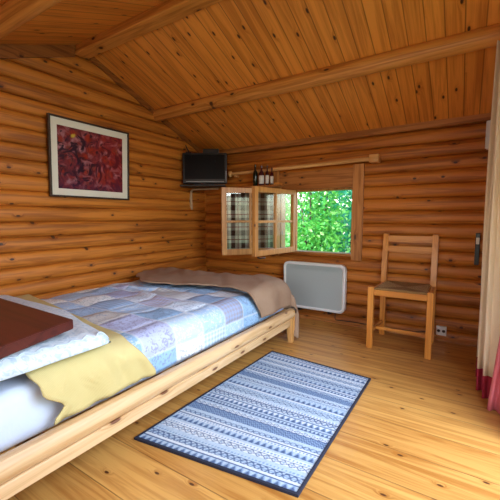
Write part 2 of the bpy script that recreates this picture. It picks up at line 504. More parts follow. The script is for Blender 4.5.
# ------------------------------------------------------------------ picture
pic = thing('framed_picture', 'framed red and purple abstract picture with white mat on the log wall', 'picture', (.03, -1.457, 1.46))
PT = Matrix.Translation((.022, -1.457, 1.165)) @ Matrix.Rotation(math.radians(2.6), 4, 'Y')
pw, ph, fr = .345, .59, .014
bm = bmesh.new()
box(bm, 0, .028, -pw, pw, 0, fr, .002, PT); box(bm, 0, .028, -pw, pw, ph-fr, ph, .002, PT)
box(bm, 0, .028, -pw, -pw+fr, fr, ph-fr, .002, PT); box(bm, 0, .028, pw-fr, pw, fr, ph-fr, .002, PT)
box(bm, 0, .006, -pw+fr, pw-fr, fr, ph-fr, 0, PT)
put('picture_frame', bm, M['picture_frame'], pic)
bm = bmesh.new(); mt = .05
for y0, y1, z0, z1 in ((-pw+fr, pw-fr, fr, fr+mt), (-pw+fr, pw-fr, ph-fr-mt, ph-fr), (-pw+fr, -pw+fr+mt, fr+mt, ph-fr-mt), (pw-fr-mt, pw-fr, fr+mt, ph-fr-mt)):
    box(bm, .012, .016, y0, y1, z0, z1, 0, PT)
put('picture_mat', bm, M['mat_board'], pic)
ta = NT('abstract_art')
P = ta.node('ShaderNodeTexCoord').outputs['Object']
n1 = ta.noise(P, 5.5, 5, 1.6, .6); n2 = ta.noise(P, 11., 4, 1.2); n3 = ta.node('ShaderNodeTexVoronoi', {'Vector': P, 'Scale': 13.}).outputs['Distance']
Sp = ta.node('ShaderNodeSeparateXYZ', {0: P})
c1 = ta.ramp(n1, [(.28, lin(40, 18, 40)), (.42, lin(95, 30, 28)), (.52, lin(150, 45, 28)), (.62, lin(105, 55, 50)), (.75, lin(165, 85, 55))])
c2 = ta.ramp(n2, [(.3, lin(30, 18, 45)), (.5, lin(120, 45, 50)), (.7, lin(170, 120, 130))])
c = ta.mix(ta.smooth(n3, .25, .6), c1, c2)
c = ta.mix(ta.smooth(ta.noise(P, 9., 5, 2.5), .48, .62), c, lin(45, 22, 38))
redw = ta.smooth(ta.math('ADD', Sp.outputs[1], ta.math('MULTIPLY', n2, .2)), .05, .3)
c = ta.mix(ta.math('MULTIPLY', redw, .22), c, lin(170, 30, 18))
low = ta.smooth(ta.math('ADD', Sp.outputs[2], ta.math('MULTIPLY', n1, .25)), .02, -.12)
c = ta.mix(ta.math('MULTIPLY', low, .5), c, lin(70, 25, 60))
dy = ta.math('SUBTRACT', Sp.outputs[1], -.155); dz = ta.math('SUBTRACT', Sp.outputs[2], .17)
dd = ta.math('SQRT', ta.math('ADD', ta.math('MULTIPLY', dy, dy), ta.math('MULTIPLY', dz, dz)))
c = ta.mix(ta.math('SUBTRACT', 1., ta.smooth(ta.math('ADD', dd, ta.math('MULTIPLY', n2, .05)), .035, .05)), c, lin(190, 160, 60))
M['art'] = ta.finish(ta.bsdf(c, .3, spec=.4))
bm = bmesh.new(); box(bm, .008, .0135, -pw+fr+mt-.003, pw-fr-mt+.003, fr+mt-.003, ph-fr-mt+.003, 0, PT); put('picture_print', bm, M['art'], pic)

# ------------------------------------------------------------------ television on its bracket
tvM = Matrix.Translation((.245, -.29, 0)) @ Matrix.Rotation(math.atan2(.538, .843), 4, 'Z')   # local x along the screen, -y faces the bed
tv = thing('television', 'small black flat screen television in the room corner', 'television', (.245, -.29, 1.36))
bm = bmesh.new(); box(bm, -.236, .236, -.02, .025, 1.368, 1.69, .008, tvM); box(bm, -.15, .15, .025, .06, 1.40, 1.64, .012, tvM); put('television_case', bm, M['black'], tv)
bm = bmesh.new(); box(bm, -.212, .212, -.0215, -.0195, 1.415, 1.672, 0, tvM); put('screen', bm, M['screen'], tv)
bm = bmesh.new(); box(bm, -.2, .205, -.0225, -.019, 1.386, 1.394, .001, tvM); put('silver_strip', bm, M['silver'], tv)
bm = bmesh.new(); box(bm, .222, .231, -.023, -.019, 1.388, 1.5, .001, tvM); put('side_light_strip', bm, M['silver'], tv)
bm = bmesh.new(); box(bm, -.1, .1, -.07, .07, 1.351, 1.36, .003, tvM); box(bm, -.03, .03, -.01, .02, 1.36, 1.37, 0, tvM); put('television_foot', bm, M['black'], tv)
bk = thing('television_bracket', 'wall bracket with dark tray holding the corner television', 'bracket', (.03, -.262, 1.09))
bm = bmesh.new(); box(bm, -.25, .22, -.11, .12, 1.333, 1.35, .003, tvM); put('tray', bm, M['dark_metal'], bk)
bm = bmesh.new()
pts = [(.028, -.27, 1.10), (.028, -.27, 1.285)]
for k in range(1, 7):
    a = PI/2*k/6
    pts.append((.028+.035*(1-math.cos(a)), -.27+.012*(1-math.cos(a)), 1.285+.035*math.sin(a)))
pts.append((.33, -.17, 1.322))
tube(bm, pts, .011, 10); put('bracket_arm', bm, M['beige_metal'], bk, True, 50)
bm = bmesh.new(); box(bm, .012, .022, -.284, -.256, 1.12, 1.27, .002); put('wall_plate', bm, M['beige_metal'], bk)
bm = bmesh.new(); box(bm, -.02, .15, -.005, .05, 1.6905, 1.735, .008, tvM)
tag(put('black_box', bm, M['black']), 'small black box sitting on top of the television', 'box')
an = thing('aerial', 'small dark aerial standing on the left corner of the television', 'aerial', tuple(tvM @ Vector((-.17, 0, 1.6905))))
bm = bmesh.new(); box(bm, -.2, -.14, -.012, .02, 1.6905, 1.70, .002, tvM); put('aerial_base', bm, M['black'], an)
bm = bmesh.new(); tube(bm, [tvM @ Vector((-.165, 0, 1.70)), tvM @ Vector((-.19, 0, 1.745)), tvM @ Vector((-.2, 0, 1.775))], .006, 8); put('aerial_rod', bm, M['black'], an, True)

# ------------------------------------------------------------------ radiator under the window
rad = thing('radiator', 'white-framed grey panel heater on the wall below the window', 'radiator', (1.405, -.06, .1))
def rrect(x0, x1, z0, z1, r, n=6):
    pts = []
    for cx, cz, a0 in ((x1-r, z1-r, 0), (x0+r, z1-r, PI/2), (x0+r, z0+r, PI), (x1-r, z0+r, 1.5*PI)):
        for k in range(n+1):
            a = a0 + PI/2*k/n
            pts.append((cx+r*math.cos(a), cz+r*math.sin(a)))
    return pts
def ringframe(bm, outer, inner, y0, y1, dip=.006):
    n = len(outer)
    rows = []
    mid = [((o[0]*.5+i[0]*.5), (o[1]*.5+i[1]*.5)) for o, i in zip(outer, inner)]
    for P_, y in ((outer, y1), (outer, y0+dip), (mid, y0), (inner, y0+dip), (inner, y1)):
        rows.append([bm.verts.new((p[0], y, p[1])) for p in P_])
    for A, B in zip(rows, rows[1:]+rows[:1]):
        for k in range(n):
            bm.faces.new((A[k], A[(k+1) % n], B[(k+1) % n], B[k]))
bm = bmesh.new()
ringframe(bm, rrect(1.093, 1.717, .118, .572, .05), rrect(1.118, 1.692, .143, .547, .032), -.105, -.045)
put('heater_frame', bm, M['white_paint'], rad, True, 50)
bm = bmesh.new()
pts = rrect(1.1175, 1.6925, .1425, .5475, .032)
prism(bm, pts, 'y', -.094, -.05)
put('heater_panel', bm, M['panel_grey'], rad)
bm = bmesh.new()
for k in range(9):
    box(bm, 1.15, 1.66, -.0965, -.0945, .505+k*.0035, .5065+k*.0035)
put('heater_grille', bm, M['panel_grey'], rad)
for x in (1.25, 1.56):
    bm = bmesh.new(); box(bm, x-.012, x+.012, -.07, -.005, .085, .2, .002); put('heater_bracket', bm, M['dark_metal'], rad)
bm = bmesh.new(); tube(bm, [(1.62, -.06, .13), (1.62, -.065, .06), (1.625, -.055, .04), (1.75, -.05, .043), (2.3, -.048, .046), (2.44, -.04, .07)], .004, 8)
put('heater_cord', bm, M['dark_metal'], rad, True)

# wall socket
so = thing('wall_socket', 'cream double wall socket low on the log wall behind the chair', 'socket', (2.49, -.015, .082))
bm = bmesh.new(); box(bm, 2.455, 2.53, -.032, -.012, .045, .122, .005); put('socket_plate', bm, M['white_plastic'], so)
for x in (2.475, 2.51):
    bm = bmesh.new(); tube(bm, [(x, -.033, .083), (x, -.0335, .083)], .012, 14); put('socket_hole', bm, M['dark_metal'], so)

# ------------------------------------------------------------------ chair
ch = thing('dining_chair', 'orange-brown wooden ladder-back chair with woven rush seat against the back wall', 'chair', (2.24, -.28, 0))
def leg(name, x, y, w, z0, z1, mat, yt=None, taper=0):
    bm = bmesh.new()
    vs = box(bm, x-w/2, x+w/2, y-w/2, y+w/2, z0, z1, .004)
    if yt is not None:
        for v in vs:
            f = max(0, (v.co.z-.42)/(z1-.42)); v.co.y += (yt-y)*f
    return put(name, bm, mat, ch)
FLX, FRX, BLX, BRX = 2.034, 2.438, 2.052, 2.425
FYL, BYL = -.478, -.105
leg('leg', FLX, FYL, .042, 0, .478, M['chair_z']); leg('leg', FRX, FYL, .042, 0, .478, M['chair_z'])
def post(x):
    bm = bmesh.new(); zs = [0, .2, .42, .5, .6, .7, .8, .866]; w = .021
    rows = []
    for z in zs:
        yy = BYL + (0 if z < .45 else .055*((z-.45)/.42)**1.3)
        rows.append([bm.verts.new((x+a*w, yy+b*w, z)) for a, b in ((-1, -1), (1, -1), (1, 1), (-1, 1))])
    for A, B in zip(rows, rows[1:]):
        for k in range(4): bm.faces.new((A[k], A[(k+1) % 4], B[(k+1) % 4], B[k]))
    bm.faces.new(rows[0][::-1]); bm.faces.new(rows[-1])
    bmesh.ops.bevel(bm, geom=[e for e in bm.edges if abs((e.verts[0].co-e.verts[1].co).normalized().z) > .9], offset=.003, segments=2, affect='EDGES')
    return put('leg', bm, M['chair_z'], ch)
post(BLX); post(BRX)
def byat(z): return BYL + .055*((z-.45)/.42)**1.3
for z0, z1 in ((.797, .853), (.712, .766)):
    bm = bmesh.new(); y = byat((z0+z1)/2)
    box(bm, BLX+.013, BRX-.013, y-.009, y+.009, z0, z1, .003); put('back_slat', bm, M['chair_x'], ch)
bm = bmesh.new(); box(bm, FLX+.015, FRX-.015, FYL-.011, FYL+.011, .415, .458, .003); put('apron', bm, M['chair_x'], ch)
bm = bmesh.new(); box(bm, BLX+.014, BRX-.014, BYL-.01, BYL+.01, .42, .458, .003); put('apron', bm, M['chair_x'], ch)
for xf, xb in ((FLX, BLX), (FRX, BRX)):
    bm = bmesh.new(); vs = box(bm, xf-.01, xf+.01, FYL+.015, BYL-.014, .42, .458, .003)
    for v in vs:
        if v.co.y > -.3: v.co.x += xb-xf
    put('apron', bm, M['chair_x'], ch)
    bm = bmesh.new(); vs = box(bm, xf-.008, xf+.008, FYL+.015, BYL-.014, .105, .13, .003)
    for v in vs:
        if v.co.y > -.3: v.co.x += xb-xf
    put('stretcher', bm, M['chair_x'], ch)
bm = bmesh.new(); box(bm, FLX+.012, FRX-.012, -.33, -.312, .106, .129, .003); put('stretcher', bm, M['chair_x'], ch)
# rush seat: four woven triangles meeting in the middle
tr_ = NT('rush_weave')
P = tr_.node('ShaderNodeTexCoord').outputs['Object']
S = tr_.node('ShaderNodeSeparateXYZ', {0: P})
ax = tr_.math('ABSOLUTE', S.outputs[0]); ay = tr_.math('ABSOLUTE', tr_.math('ADD', S.outputs[1], .01))
selx = tr_.math('GREATER_THAN', ax, ay)
wv = tr_.node('ShaderNodeMix', {0: selx, 2: ay, 3: ax}, data_type='FLOAT').outputs[0]
cord = tr_.math('SINE', tr_.math('MULTIPLY', wv, 900.))
nz = tr_.noise(P, 60., 3)
c = tr_.mix(selx, (.36, .21, .08, 1), (.66, .47, .22, 1))
c = tr_.mix(tr_.math('MULTIPLY', nz, .35), c, (.24, .13, .045, 1))
c = tr_.mix(tr_.smooth(cord, -.2, -1.), c, (.12, .065, .022, 1))
M['rush'] = tr_.finish(tr_.bsdf(c, .8, cord, .5, .003, .2))
bm = bmesh.new()
def seatf(u, v):
    y = FYL-.004 + v*(BYL-FYL+.006); k = v
    xl = FLX+.018 + k*(BLX-FLX); xr = FRX-.018 + k*(BRX-FRX)
    x = xl + u*(xr-xl)
    a = abs(u-.5)*2; b = abs(v-.5)*2
    z = .466 + .011*max(a, b)**2.5 - .012*max(0, max(a, b)-.93)/.07
    return (x, y, z)
V = grid(bm, 40, 40, seatf)
o = put('seat', bm, M['rush'], ch, True); solid(o, .02)

# ------------------------------------------------------------------ bed
bed = thing('bed_frame', 'low pale pine bed frame with thick side rail along the log wall', 'bed', (.76, -2.0, 0))
BF = -.69; BN = -3.45
# rail: rounded upper bar over a narrower lower board
bm = bmesh.new()
pts = [(1.437, .203), (1.437, .262), (1.443, .270), (1.462, .276), (1.482, .272), (1.494, .258), (1.499, .236), (1.494, .214), (1.484, .203)]
prism(bm, pts, 'y', BN, BF)
put('side_rail', bm, M['bedwood'], bed, True, 35)
bm = bmesh.new(); box(bm, 1.44, 1.489, BN, BF-.02, .146, .201, .006); put('lower_side_board', bm, M['bedwood'], bed)
for x0, x1 in ((.04, .09),):
    bm = bmesh.new(); box(bm, x0, x1, BN, BF, .148, .27, .005); put('side_rail', bm, M['bedwood'], bed)
bm = bmesh.new(); box(bm, .092, 1.435, BF-.045, BF-.005, .15, .262, .005); put('end_rail', bm, M['bedleg'], bed)
bm = bmesh.new(); box(bm, .092, 1.435, BN, BN+.04, .15, .262, .005); put('end_rail', bm, M['bedleg'], bed)
for k in range(14):
    y = BN+.15+k*.19
    bm = bmesh.new(); box(bm, .092, 1.435, y, y+.09, .2, .218); put('slat', bm, M['bedleg'], bed)
def bedleg(x0, x1, yo, sgn):
    bm = bmesh.new()
    # tapered: wide under the rail, narrow at the floor
    prof = [(yo, .202), (yo, 0), (yo+sgn*.04, 0), (yo+sgn*.075, .202)]
    prism(bm, prof, 'x', x0, x1)
    bmesh.ops.bevel(bm, geom=bm.edges[:], offset=.004, segments=2, affect='EDGES')
    put('leg', bm, M['bedleg'], bed)
bedleg(1.452, 1.492, BF, -1); bedleg(1.452, 1.492, BN, 1); bedleg(.05, .09, BF-.05, -1); bedleg(.05, .09, BN, 1)
# visible front face of the corner post
bm = bmesh.new(); box(bm, 1.447, 1.497, BF-.019, BF+.003, .1, .262, .004); put('corner_block', bm, M['bedleg'], bed)

# mattress
ms = NT('sheet_fabric')
P = ms.node('ShaderNodeTexCoord').outputs['Object']
nn = ms.noise(P, 7., 3)
c = ms.mix(nn, (.55, .64, .8, 1), (.66, .73, .85, 1))
M['sheet'] = ms.finish(ms.bsdf(c, .9, ms.noise(P, 12., 4, .6), .4, .012, .1))
bm = bmesh.new(); box(bm, .17, 1.38, -3.4, -.76, .2185, .425, .045, None, 5)
mat = tag(put('mattress', bm, M['sheet'], None, True), 'mattress in a smooth bluish white sheet lying in the bed frame', 'mattress')

def path(s, edge, r, flat0):
    """arc-length s from flat0: flat, a quarter turn, then straight down -> (pos, drop)"""
    L = edge - r - flat0
    if s <= L: return flat0+s, 0.
    s -= L
    q = r*PI/2
    if s < q:
        a = s/r
        return edge - r + r*math.sin(a), r*(1-math.cos(a))
    return edge, r + s - q
def slen(edge, r, flat0, drop):
    return edge-r-flat0 + r*PI/2 + max(0, drop-r)

# patchwork quilt
q = NT('patchwork')
uv = q.node('ShaderNodeTexCoord').outputs['UV']
S = q.node('ShaderNodeSeparateXYZ', {0: uv})
PW = .205
cu = q.math('DIVIDE', S.outputs[0], PW); cv = q.math('DIVIDE', S.outputs[1], PW)
iu = q.math('FLOOR', cu); iv = q.math('FLOOR', cv)
w1 = q.node('ShaderNodeTexWhiteNoise', {'Vector': q.comb(iu, iv, 3.)}, noise_dimensions='3D')
r1 = w1.outputs['Value']; rc = q.node('ShaderNodeSeparateColor', {0: w1.outputs['Color']})
base = q.ramp(r1, [(0, lin(212, 228, 246)), (.2, lin(170, 200, 236)), (.36, lin(186, 196, 232)), (.5, lin(228, 236, 242)), (.66, lin(150, 184, 220)), (.78, lin(200, 202, 202)), (.84, lin(190, 216, 242)), (.94, lin(158, 174, 212))], 'CONSTANT')
# gingham and floral prints inside the patches
gu = q.math('LESS_THAN', q.math('FRACT', q.math('MULTIPLY', S.outputs[0], 34.)), .5)
gv = q.math('LESS_THAN', q.math('FRACT', q.math('MULTIPLY', S.outputs[1], 34.)), .5)
ging = q.math('MULTIPLY', q.math('ADD', gu, gv), .5)
fl = q.smooth(q.noise(uv, 42., 3, 1.5), .5, .62)
isg = q.math('GREATER_THAN', rc.outputs[1], .52)
pat = q.node('ShaderNodeMix', {0: isg, 2: fl, 3: ging}, data_type='FLOAT').outputs[0]
pc = q.ramp(rc.outputs[2], [(0, lin(110, 130, 170)), (.3, lin(120, 110, 150)), (.55, lin(236, 238, 240)), (.75, lin(100, 140, 165)), (.9, lin(160, 140, 120))], 'CONSTANT')
c = q.mix(q.math('MULTIPLY', pat, .5), base, pc)
fu = q.math('FRACT', cu); fv = q.math('FRACT', cv)
e = q.math('MINIMUM', q.math('MINIMUM', fu, q.math('SUBTRACT', 1., fu)), q.math('MINIMUM', fv, q.math('SUBTRACT', 1., fv)))
sm = q.math('SUBTRACT', 1., q.smooth(e, .012, .05))
c = q.mix(q.math('MULTIPLY', sm, .45), c, lin(214, 222, 232))
hgt = q.math('ADD', q.math('MULTIPLY', q.smooth(e, 0., .16), 1.), q.math('MULTIPLY', q.noise(uv, 14., 3), .5))
M['quilt'] = q.finish(q.bsdf(c, .92, hgt, .45, .012, .12))
ED, RR = 1.412, .085
def fbm(x, y, z=0.): return noise.fractal(Vector((x, y, z)), 1., 2., 4)
QZ = .462
def wr(x, y):
    """broad puffs and ridges of a loosely laid cover"""
    return .014*noise.noise(Vector((x*3.1, y*3.1, 2.))) + .010*noise.noise(Vector((x*8, y*8, 5.)))
bm = bmesh.new()
sl = slen(ED, RR, .07, QZ-.266)
def qf(u, v):
    x, dx = path(u*sl, ED, RR, .07)
    y = -.72 - v*1.62
    z = QZ - dx
    side = min(1, dx/.08)
    z += wr(x, y)*(1-side) + (.026*math.exp(-((y+1.55+.25*(x-.8))/.035)**2)*math.exp(-((x-.75)/.4)**2) + .022*math.exp(-((y+1.40-.5*(x-.6))/.03)**2)*math.exp(-((x-.6)/.3)**2))*(1-side)
    if x < .25: z -= .05*((.25-x)/.18)**2
    x += side*(.008*noise.noise(Vector((y*5, z*4, 1.))) + .004*noise.noise(Vector((y*13, z*5, 8.))))
    return (x, y, z)
grid(bm, 90, 110, qf, lambda u, v: (u*sl + .09*v*.3, v*1.62 + .03*u))
qo = tag(put('patchwork_quilt', bm, M['quilt'], None, True), 'blue, lavender and white patchwork quilt spread over the bed', 'quilt')
solid(qo, .014)

# brown blanket folded over the foot of the bed
bl = NT('brown_blanket_fabric')
P = bl.node('ShaderNodeTexCoord').outputs['Object']
c = bl.mix(bl.noise(P, 5., 4), lin(150, 120, 98), lin(182, 154, 130))
c = bl.mix(bl.math('MULTIPLY', bl.noise(P, 260., 2), .35), c, lin(96, 70, 50))
M['blanket'] = bl.finish(bl.bsdf(c, 1., bl.noise(P, 90., 3), .5, .004, .05))
BE, BR_ = 1.452, .09
BZ = .492
bls = slen(BE, BR_, .06, BZ-.30)
def bstart(u):
    x = .06 + u*(1.38)
    pts = [(0, -1.0), (.12, -1.22), (.28, -1.36), (.5, -1.26), (.66, -1.17), (.8, -1.2), (.9, -1.22), (1., -1.12)]
    for (a, ya), (b, yb) in zip(pts, pts[1:]):
        if a <= u <= b: 
            f = (u-a)/(b-a); f = f*f*(3-2*f)
            return ya+(yb-ya)*f
    return pts[-1][1]
FE = -.655
def bf(u, v):
    x, dx = path(u*bls, BE, BR_, .06)
    y0 = bstart(u)
    fl = slen(FE, .075, y0, BZ-.05)
    y, dy = path(v*fl, FE, .075, y0)
    k = 1 - min(1, dy/.07)
    side = min(1, dx/.09)
    dxx = dx*(1 - .35*min(1, dy/.2))
    z = BZ - dxx - dy
    z = max(z, .035 + .015*math.sin(u*30))
    bump = max(0, wr(x, y)) + .008 + .012*abs(noise.noise(Vector((x*4, y*4, 9.)))) + .022*abs(noise.noise(Vector((x*6+y*5, y*3-x, 4.))))
    z += bump*k*(1-side) + .022*math.exp(-((u-.72)/.16)**2)*k*math.exp(-((v-.35)/.25)**2)
    if v < .06 and k > .5: z += .0
    y += (1-k)*(.014*math.sin(u*26+1) + .008*math.sin(u*53))
    x += side*(.008*math.sin(y*24) + .05*(1-k)*min(1, dy/.2))
    return (x, y, z)
bm = bmesh.new(); grid(bm, 90, 80, bf)
bo = put('brown_blanket', bm, M['blanket'], None, True)
solid(bo, .011)
bm = bmesh.new(); tube(bm, [(1.47, -.70, .288), (1.495, -.705, .29), (1.508, -.70, .272), (1.506, -.69, .245)], .006, 8)
put('dark_tie', bm, M['picture_frame'], bo, True)['label'] = 'dark tie at the blanket corner'
tag(bo, 'soft brown blanket folded over the foot of the bed', 'blanket')

# yellow blanket over the bed, hanging down the side
yl = NT('yellow_fabric')
P = yl.node('ShaderNodeTexCoord').outputs['Object']
S = yl.node('ShaderNodeSeparateXYZ', {0: P})
rib = yl.math('SINE', yl.math('MULTIPLY', yl.math('ADD', S.outputs[1], yl.math('MULTIPLY', S.outputs[2], .35)), 1300.))
c = yl.mix(yl.noise(P, 6., 3), lin(196, 180, 122), lin(213, 199, 146))
c = yl.mix(yl.math('MULTIPLY', yl.smooth(rib, .2, -1.), .18), c, lin(170, 150, 95))
M['yellow'] = yl.finish(yl.bsdf(c, .95, rib, .25, .002, .1))
YE, YR, YZ = 1.435, .1, .482
ysl = slen(YE, YR, .1, YZ-.279)
def yf(u, v):
    x, dx = path(u*ysl, YE, YR, .1)
    side = min(1, dx/.1); low = min(1, max(0, dx-.02)/.16)
    yfar = -2.0 - .20*min(1, x/1.35) + .11*low
    ynear = -2.60 + .08*low + .03*math.sin(dx*55)*low
    y = yfar + v*(ynear-yfar)
    z = YZ - dx
    z += .006*noise.noise(Vector((x*5, y*5, 3.)))*(1-side)
    # folds running down the drop
    x += side*(.022*noise.noise(Vector((y*7+z*3, z*3, 7.))) + .016*noise.noise(Vector((y*16+z*6, z*4, 2.)))) + .016*math.exp(-((v-.02)/.08)**2)*side
    x += .012*math.exp(-((v-.97)/.05)**2)*low
    for yc, k in ((-2.24, .5), (-2.36, .9), (-2.5, .4)):
        x += .011*side*math.exp(-((y-yc-k*(z-.42))/.013)**2)*math.exp(-((dx-.07)/.06)**2)
    z += .02*(1-abs(v-.5)*2)*0
    return (x, y, z)
bm = bmesh.new(); grid(bm, 90, 70, yf)
yo = tag(put('yellow_blanket', bm, M['yellow'], None, True), 'pale yellow blanket hanging down the near side of the bed', 'blanket')
solid(yo, .009)

# folded white duvet on top, with a scalloped stitched border
dv = NT('white_duvet_fabric')
P = dv.node('ShaderNodeTexCoord').outputs['Object']
v1 = dv.smooth(dv.noise(P, 26., 4, 2.2), .5, .6)
c = dv.mix(dv.math('MULTIPLY', v1, .7), (.66, .74, .82, 1), (.42, .54, .68, 1))
M['duvet'] = dv.finish(dv.bsdf(c, .9, dv.noise(P, 30., 4, 1.2), .5, .01, .1))
def duv_pt(x, y):
    """slab corner shear: the far edge runs at a slant"""
    return y
bm = bmesh.new()
NXd, NYd = 70, 60
def dtop(u, v, top):
    x = .16 + u*1.275
    yfar = -2.155 - .13*max(0, (x-.85)/.5)
    if u > .9: yfar -= .0
    y = yfar + v*(-3.3-yfar)
    a = abs(u-.5)*2; b = abs(v-.5)*2
    # distance to the rim in metres
    dxm = min(u, 1-u)*1.275; dym = min(v, 1-v)*abs(-3.3-yfar)
    d = min(dxm, dym)
    k = math.sqrt(max(0, 1-(1-min(1, d/.085))**2))
    zm = .5 ; hh = .018+.036*min(1, max(0, (abs(y-yfar)-.03)/.3))*(1 if u < .7 else 1) + .022*max(0, (u-.7)/.3)*max(0, 1-v*5)
    if top:
        z = zm + (hh+.008)*k + (.006*noise.noise(Vector((x*6, y*6, 1.))))*k
        # gathers at the tip near the bed edge
        if u > .75 and v < .25:
            z += .008*math.sin((y+x*.4)*95)*k*(u-.75)/.25*(1-v/.25)
    else:
        z = zm - .014*k
    x += (.006*noise.noise(Vector((y*9, 3., 1.))))*(1-k)
    return (x, y, z)
T_ = [[bm.verts.new(dtop(i/NXd, j/NYd, True)) for j in range(NYd+1)] for i in range(NXd+1)]
B_ = [[(T_[i][j] if i in (0, NXd) or j in (0, NYd) else bm.verts.new(dtop(i/NXd, j/NYd, False))) for j in range(NYd+1)] for i in range(NXd+1)]
for i in range(NXd):
    for j in range(NYd):
        bm.faces.new((T_[i][j], T_[i+1][j], T_[i+1][j+1], T_[i][j+1]))
        bm.faces.new((B_[i][j], B_[i][j+1], B_[i+1][j+1], B_[i+1][j]))
du = put('white_duvet', bm, M['duvet'], None, True)
tag(du, 'folded white duvet with a scalloped border at the head of the bed', 'duvet')
bm = bmesh.new()
pts = []
for k in range(160):
    y = -2.3 - k/159*.9
    x = 1.4355 - .03 - .012*abs(math.sin(k/159*PI*16))
    u = (x-.16)/1.275; yfar = -2.155-.13*max(0, (x-.85)/.5); v = (y-yfar)/(-3.3-yfar)
    p = dtop(u, v, True); pts.append((p[0], p[1], p[2]+.001))
tube(bm, pts, .0035, 6)
M['stitch'] = plain('stitched_border', (.55, .65, .76, 1), .9, namp=.1)
put('scalloped_border', bm, M['stitch'], du, True)

# dark wooden board
bm = bmesh.new()
vs = prism(bm, [(.42, -2.405), (1.36, -2.418), (1.455, -2.715), (1.47, -3.02), (.42, -3.02)], 'z', .574, .612)
bmesh.ops.bevel(bm, geom=bm.edges[:], offset=.003, segments=2, affect='EDGES')
tag(put('wooden_board', bm, M['board']), 'dark reddish brown wooden board lying on the white duvet', 'board')

# ------------------------------------------------------------------ rug (woven pattern as point colours)
RC = [Vector((1.403, -2.192, 0)), Vector((2.165, -2.088, 0)), Vector((2.173, -1.028, 0)), Vector((1.441, -.968, 0))]
def rug_at(u, v):
    a = RC[0].lerp(RC[1], u); b = RC[3].lerp(RC[2], u)
    return a.lerp(b, v)
LT = lin(174, 194, 214); LG = lin(204, 214, 224); MD = lin(134, 160, 192); NV = lin(80, 100, 138)
RW, RL = .75, 1.14
rows = []   # (height m, kind)
def tri(x): 
    x = x % 1.; return abs(2*x-1)
pattern = [('plain', .010), ('zig', .032), ('line', .006), ('plain', .012), ('chain', .028), ('line', .006), ('dots', .02), ('plain', .014), ('diamond', .03), ('line', .004), ('dots', .022),
           ('plain', .012), ('zig', .034), ('dots', .016), ('line', .006), ('plain', .01), ('chain', .024), ('plain', .02), ('dense', .045), ('line', .005), ('diamond', .024), ('plain', .014), ('teeth', .022), ('line', .006)]
seq = []; tot = 0
i = 0
while tot < RL:
    k, h = pattern[i % len(pattern)]; seq.append((tot, tot+h, k, i)); tot += h; i += 1
def rug_col(x, y):
    for a, b, k, n in seq:
        if a <= y < b: break
    h = b-a; f = (y-a)/h
    bg = LG if (n*7) % 5 < 2 else LT
    if k == 'plain': return bg
    if k == 'line': return NV
    if k == 'zig':
        t_ = tri(x/.03); d = f - t_
        return NV if d < -.18 else (MD if abs(d) < .18 else bg)
    if k == 'chain':
        t_ = abs(f-.5)*2; w = abs(math.sin(x/.03*PI))
        return NV if abs(t_-w) < .3 else (MD if t_ < .2 else bg)
    if k == 'diamond':
        d = abs(f-.5)*2 + tri(x/.036)
        return NV if .75 < d < 1.1 else (MD if d < .4 else bg)
    if k == 'dots':
        return MD if (x/.016) % 1 < .5 and .25 < f < .75 else bg
    if k == 'dense':
        return NV if ((x/.011) % 1 < .5) == (int(f*5) % 2 == 0) else MD
    if k == 'teeth':
        return NV if f < tri(x/.02) else bg
    return bg
nu, nv = 230, 350
verts = []; cols = []
def rug_z(u, v): return .0085 + .0006*noise.noise(Vector((u*40, v*60, 0))) + .002*max(0, noise.noise(Vector((u*2.5, v*3, 4))))
for j in range(nv+1):
    for i in range(nu+1):
        u, v = i/nu, j/nv
        p = rug_at(u, v); verts.append((p.x, p.y, rug_z(u, v)))
        c = rug_col(u*RW, v*RL); n_ = .86+.28*random.random()
        cols.extend((c[0]*n_, c[1]*n_, c[2]*n_, 1))
faces = [(j*(nu+1)+i, j*(nu+1)+i+1, (j+1)*(nu+1)+i+1, (j+1)*(nu+1)+i) for j in range(nv) for i in range(nu)]
rug = thing('rug', 'blue and white woven rug with zigzag and diamond bands on the floor', 'rug', (1.8, -1.58, 0))
me = bpy.data.meshes.new('woven_field')
me.from_pydata([(a-1.8, b+1.58, c) for a, b, c in verts], [], faces)
ca = me.color_attributes.new('Weave', 'FLOAT_COLOR', 'POINT'); ca.data.foreach_set('color', cols)
tr2 = NT('rug_weave')
at = tr2.node('ShaderNodeAttribute', attribute_name='Weave')
P = tr2.node('ShaderNodeTexCoord').outputs['Object']
M['rug'] = tr2.finish(tr2.bsdf(at.outputs['Color'], .95, tr2.noise(P, 320., 2), .4, .002, .1))
me.materials.append(M['rug'])
o = bpy.data.objects.new('woven_field', me); COL.objects.link(o); o.parent = rug
M['binding'] = plain('navy_binding', (.018, .022, .045, 1), .9, nscale=200, namp=.2)
bm = bmesh.new()
loop = []
for (u0, v0), (u1, v1) in (((0, 0), (1, 0)), ((1, 0), (1, 1)), ((1, 1), (0, 1)), ((0, 1), (0, 0))):
    for k in range(30):
        f = k/30; loop.append((u0+(u1-u0)*f, v0+(v1-v0)*f))
inn, out = [], []
for u, v in loop:
    p = rug_at(u, v); q_ = rug_at(min(max(u, .013), .987), min(max(v, .009), .991))
    out.append(p + Vector((0, 0, .001))); inn.append(q_ + Vector((0, 0, .001)))
n = len(loop)
R0 = [bm.verts.new(p) for p in out]; R1 = [bm.verts.new(p+Vector((0, 0, .011))) for p in out]; R2 = [bm.verts.new(p+Vector((0, 0, .0125))) for p in inn]; R3 = [bm.verts.new(p) for p in inn]
for A, B in ((R0, R1), (R1, R2), (R2, R3), (R3, R0)):
    for k in range(n): bm.faces.new((A[k], A[(k+1) % n], B[(k+1) % n], B[k]))
put('dark_binding', bm, M['binding'], rug)

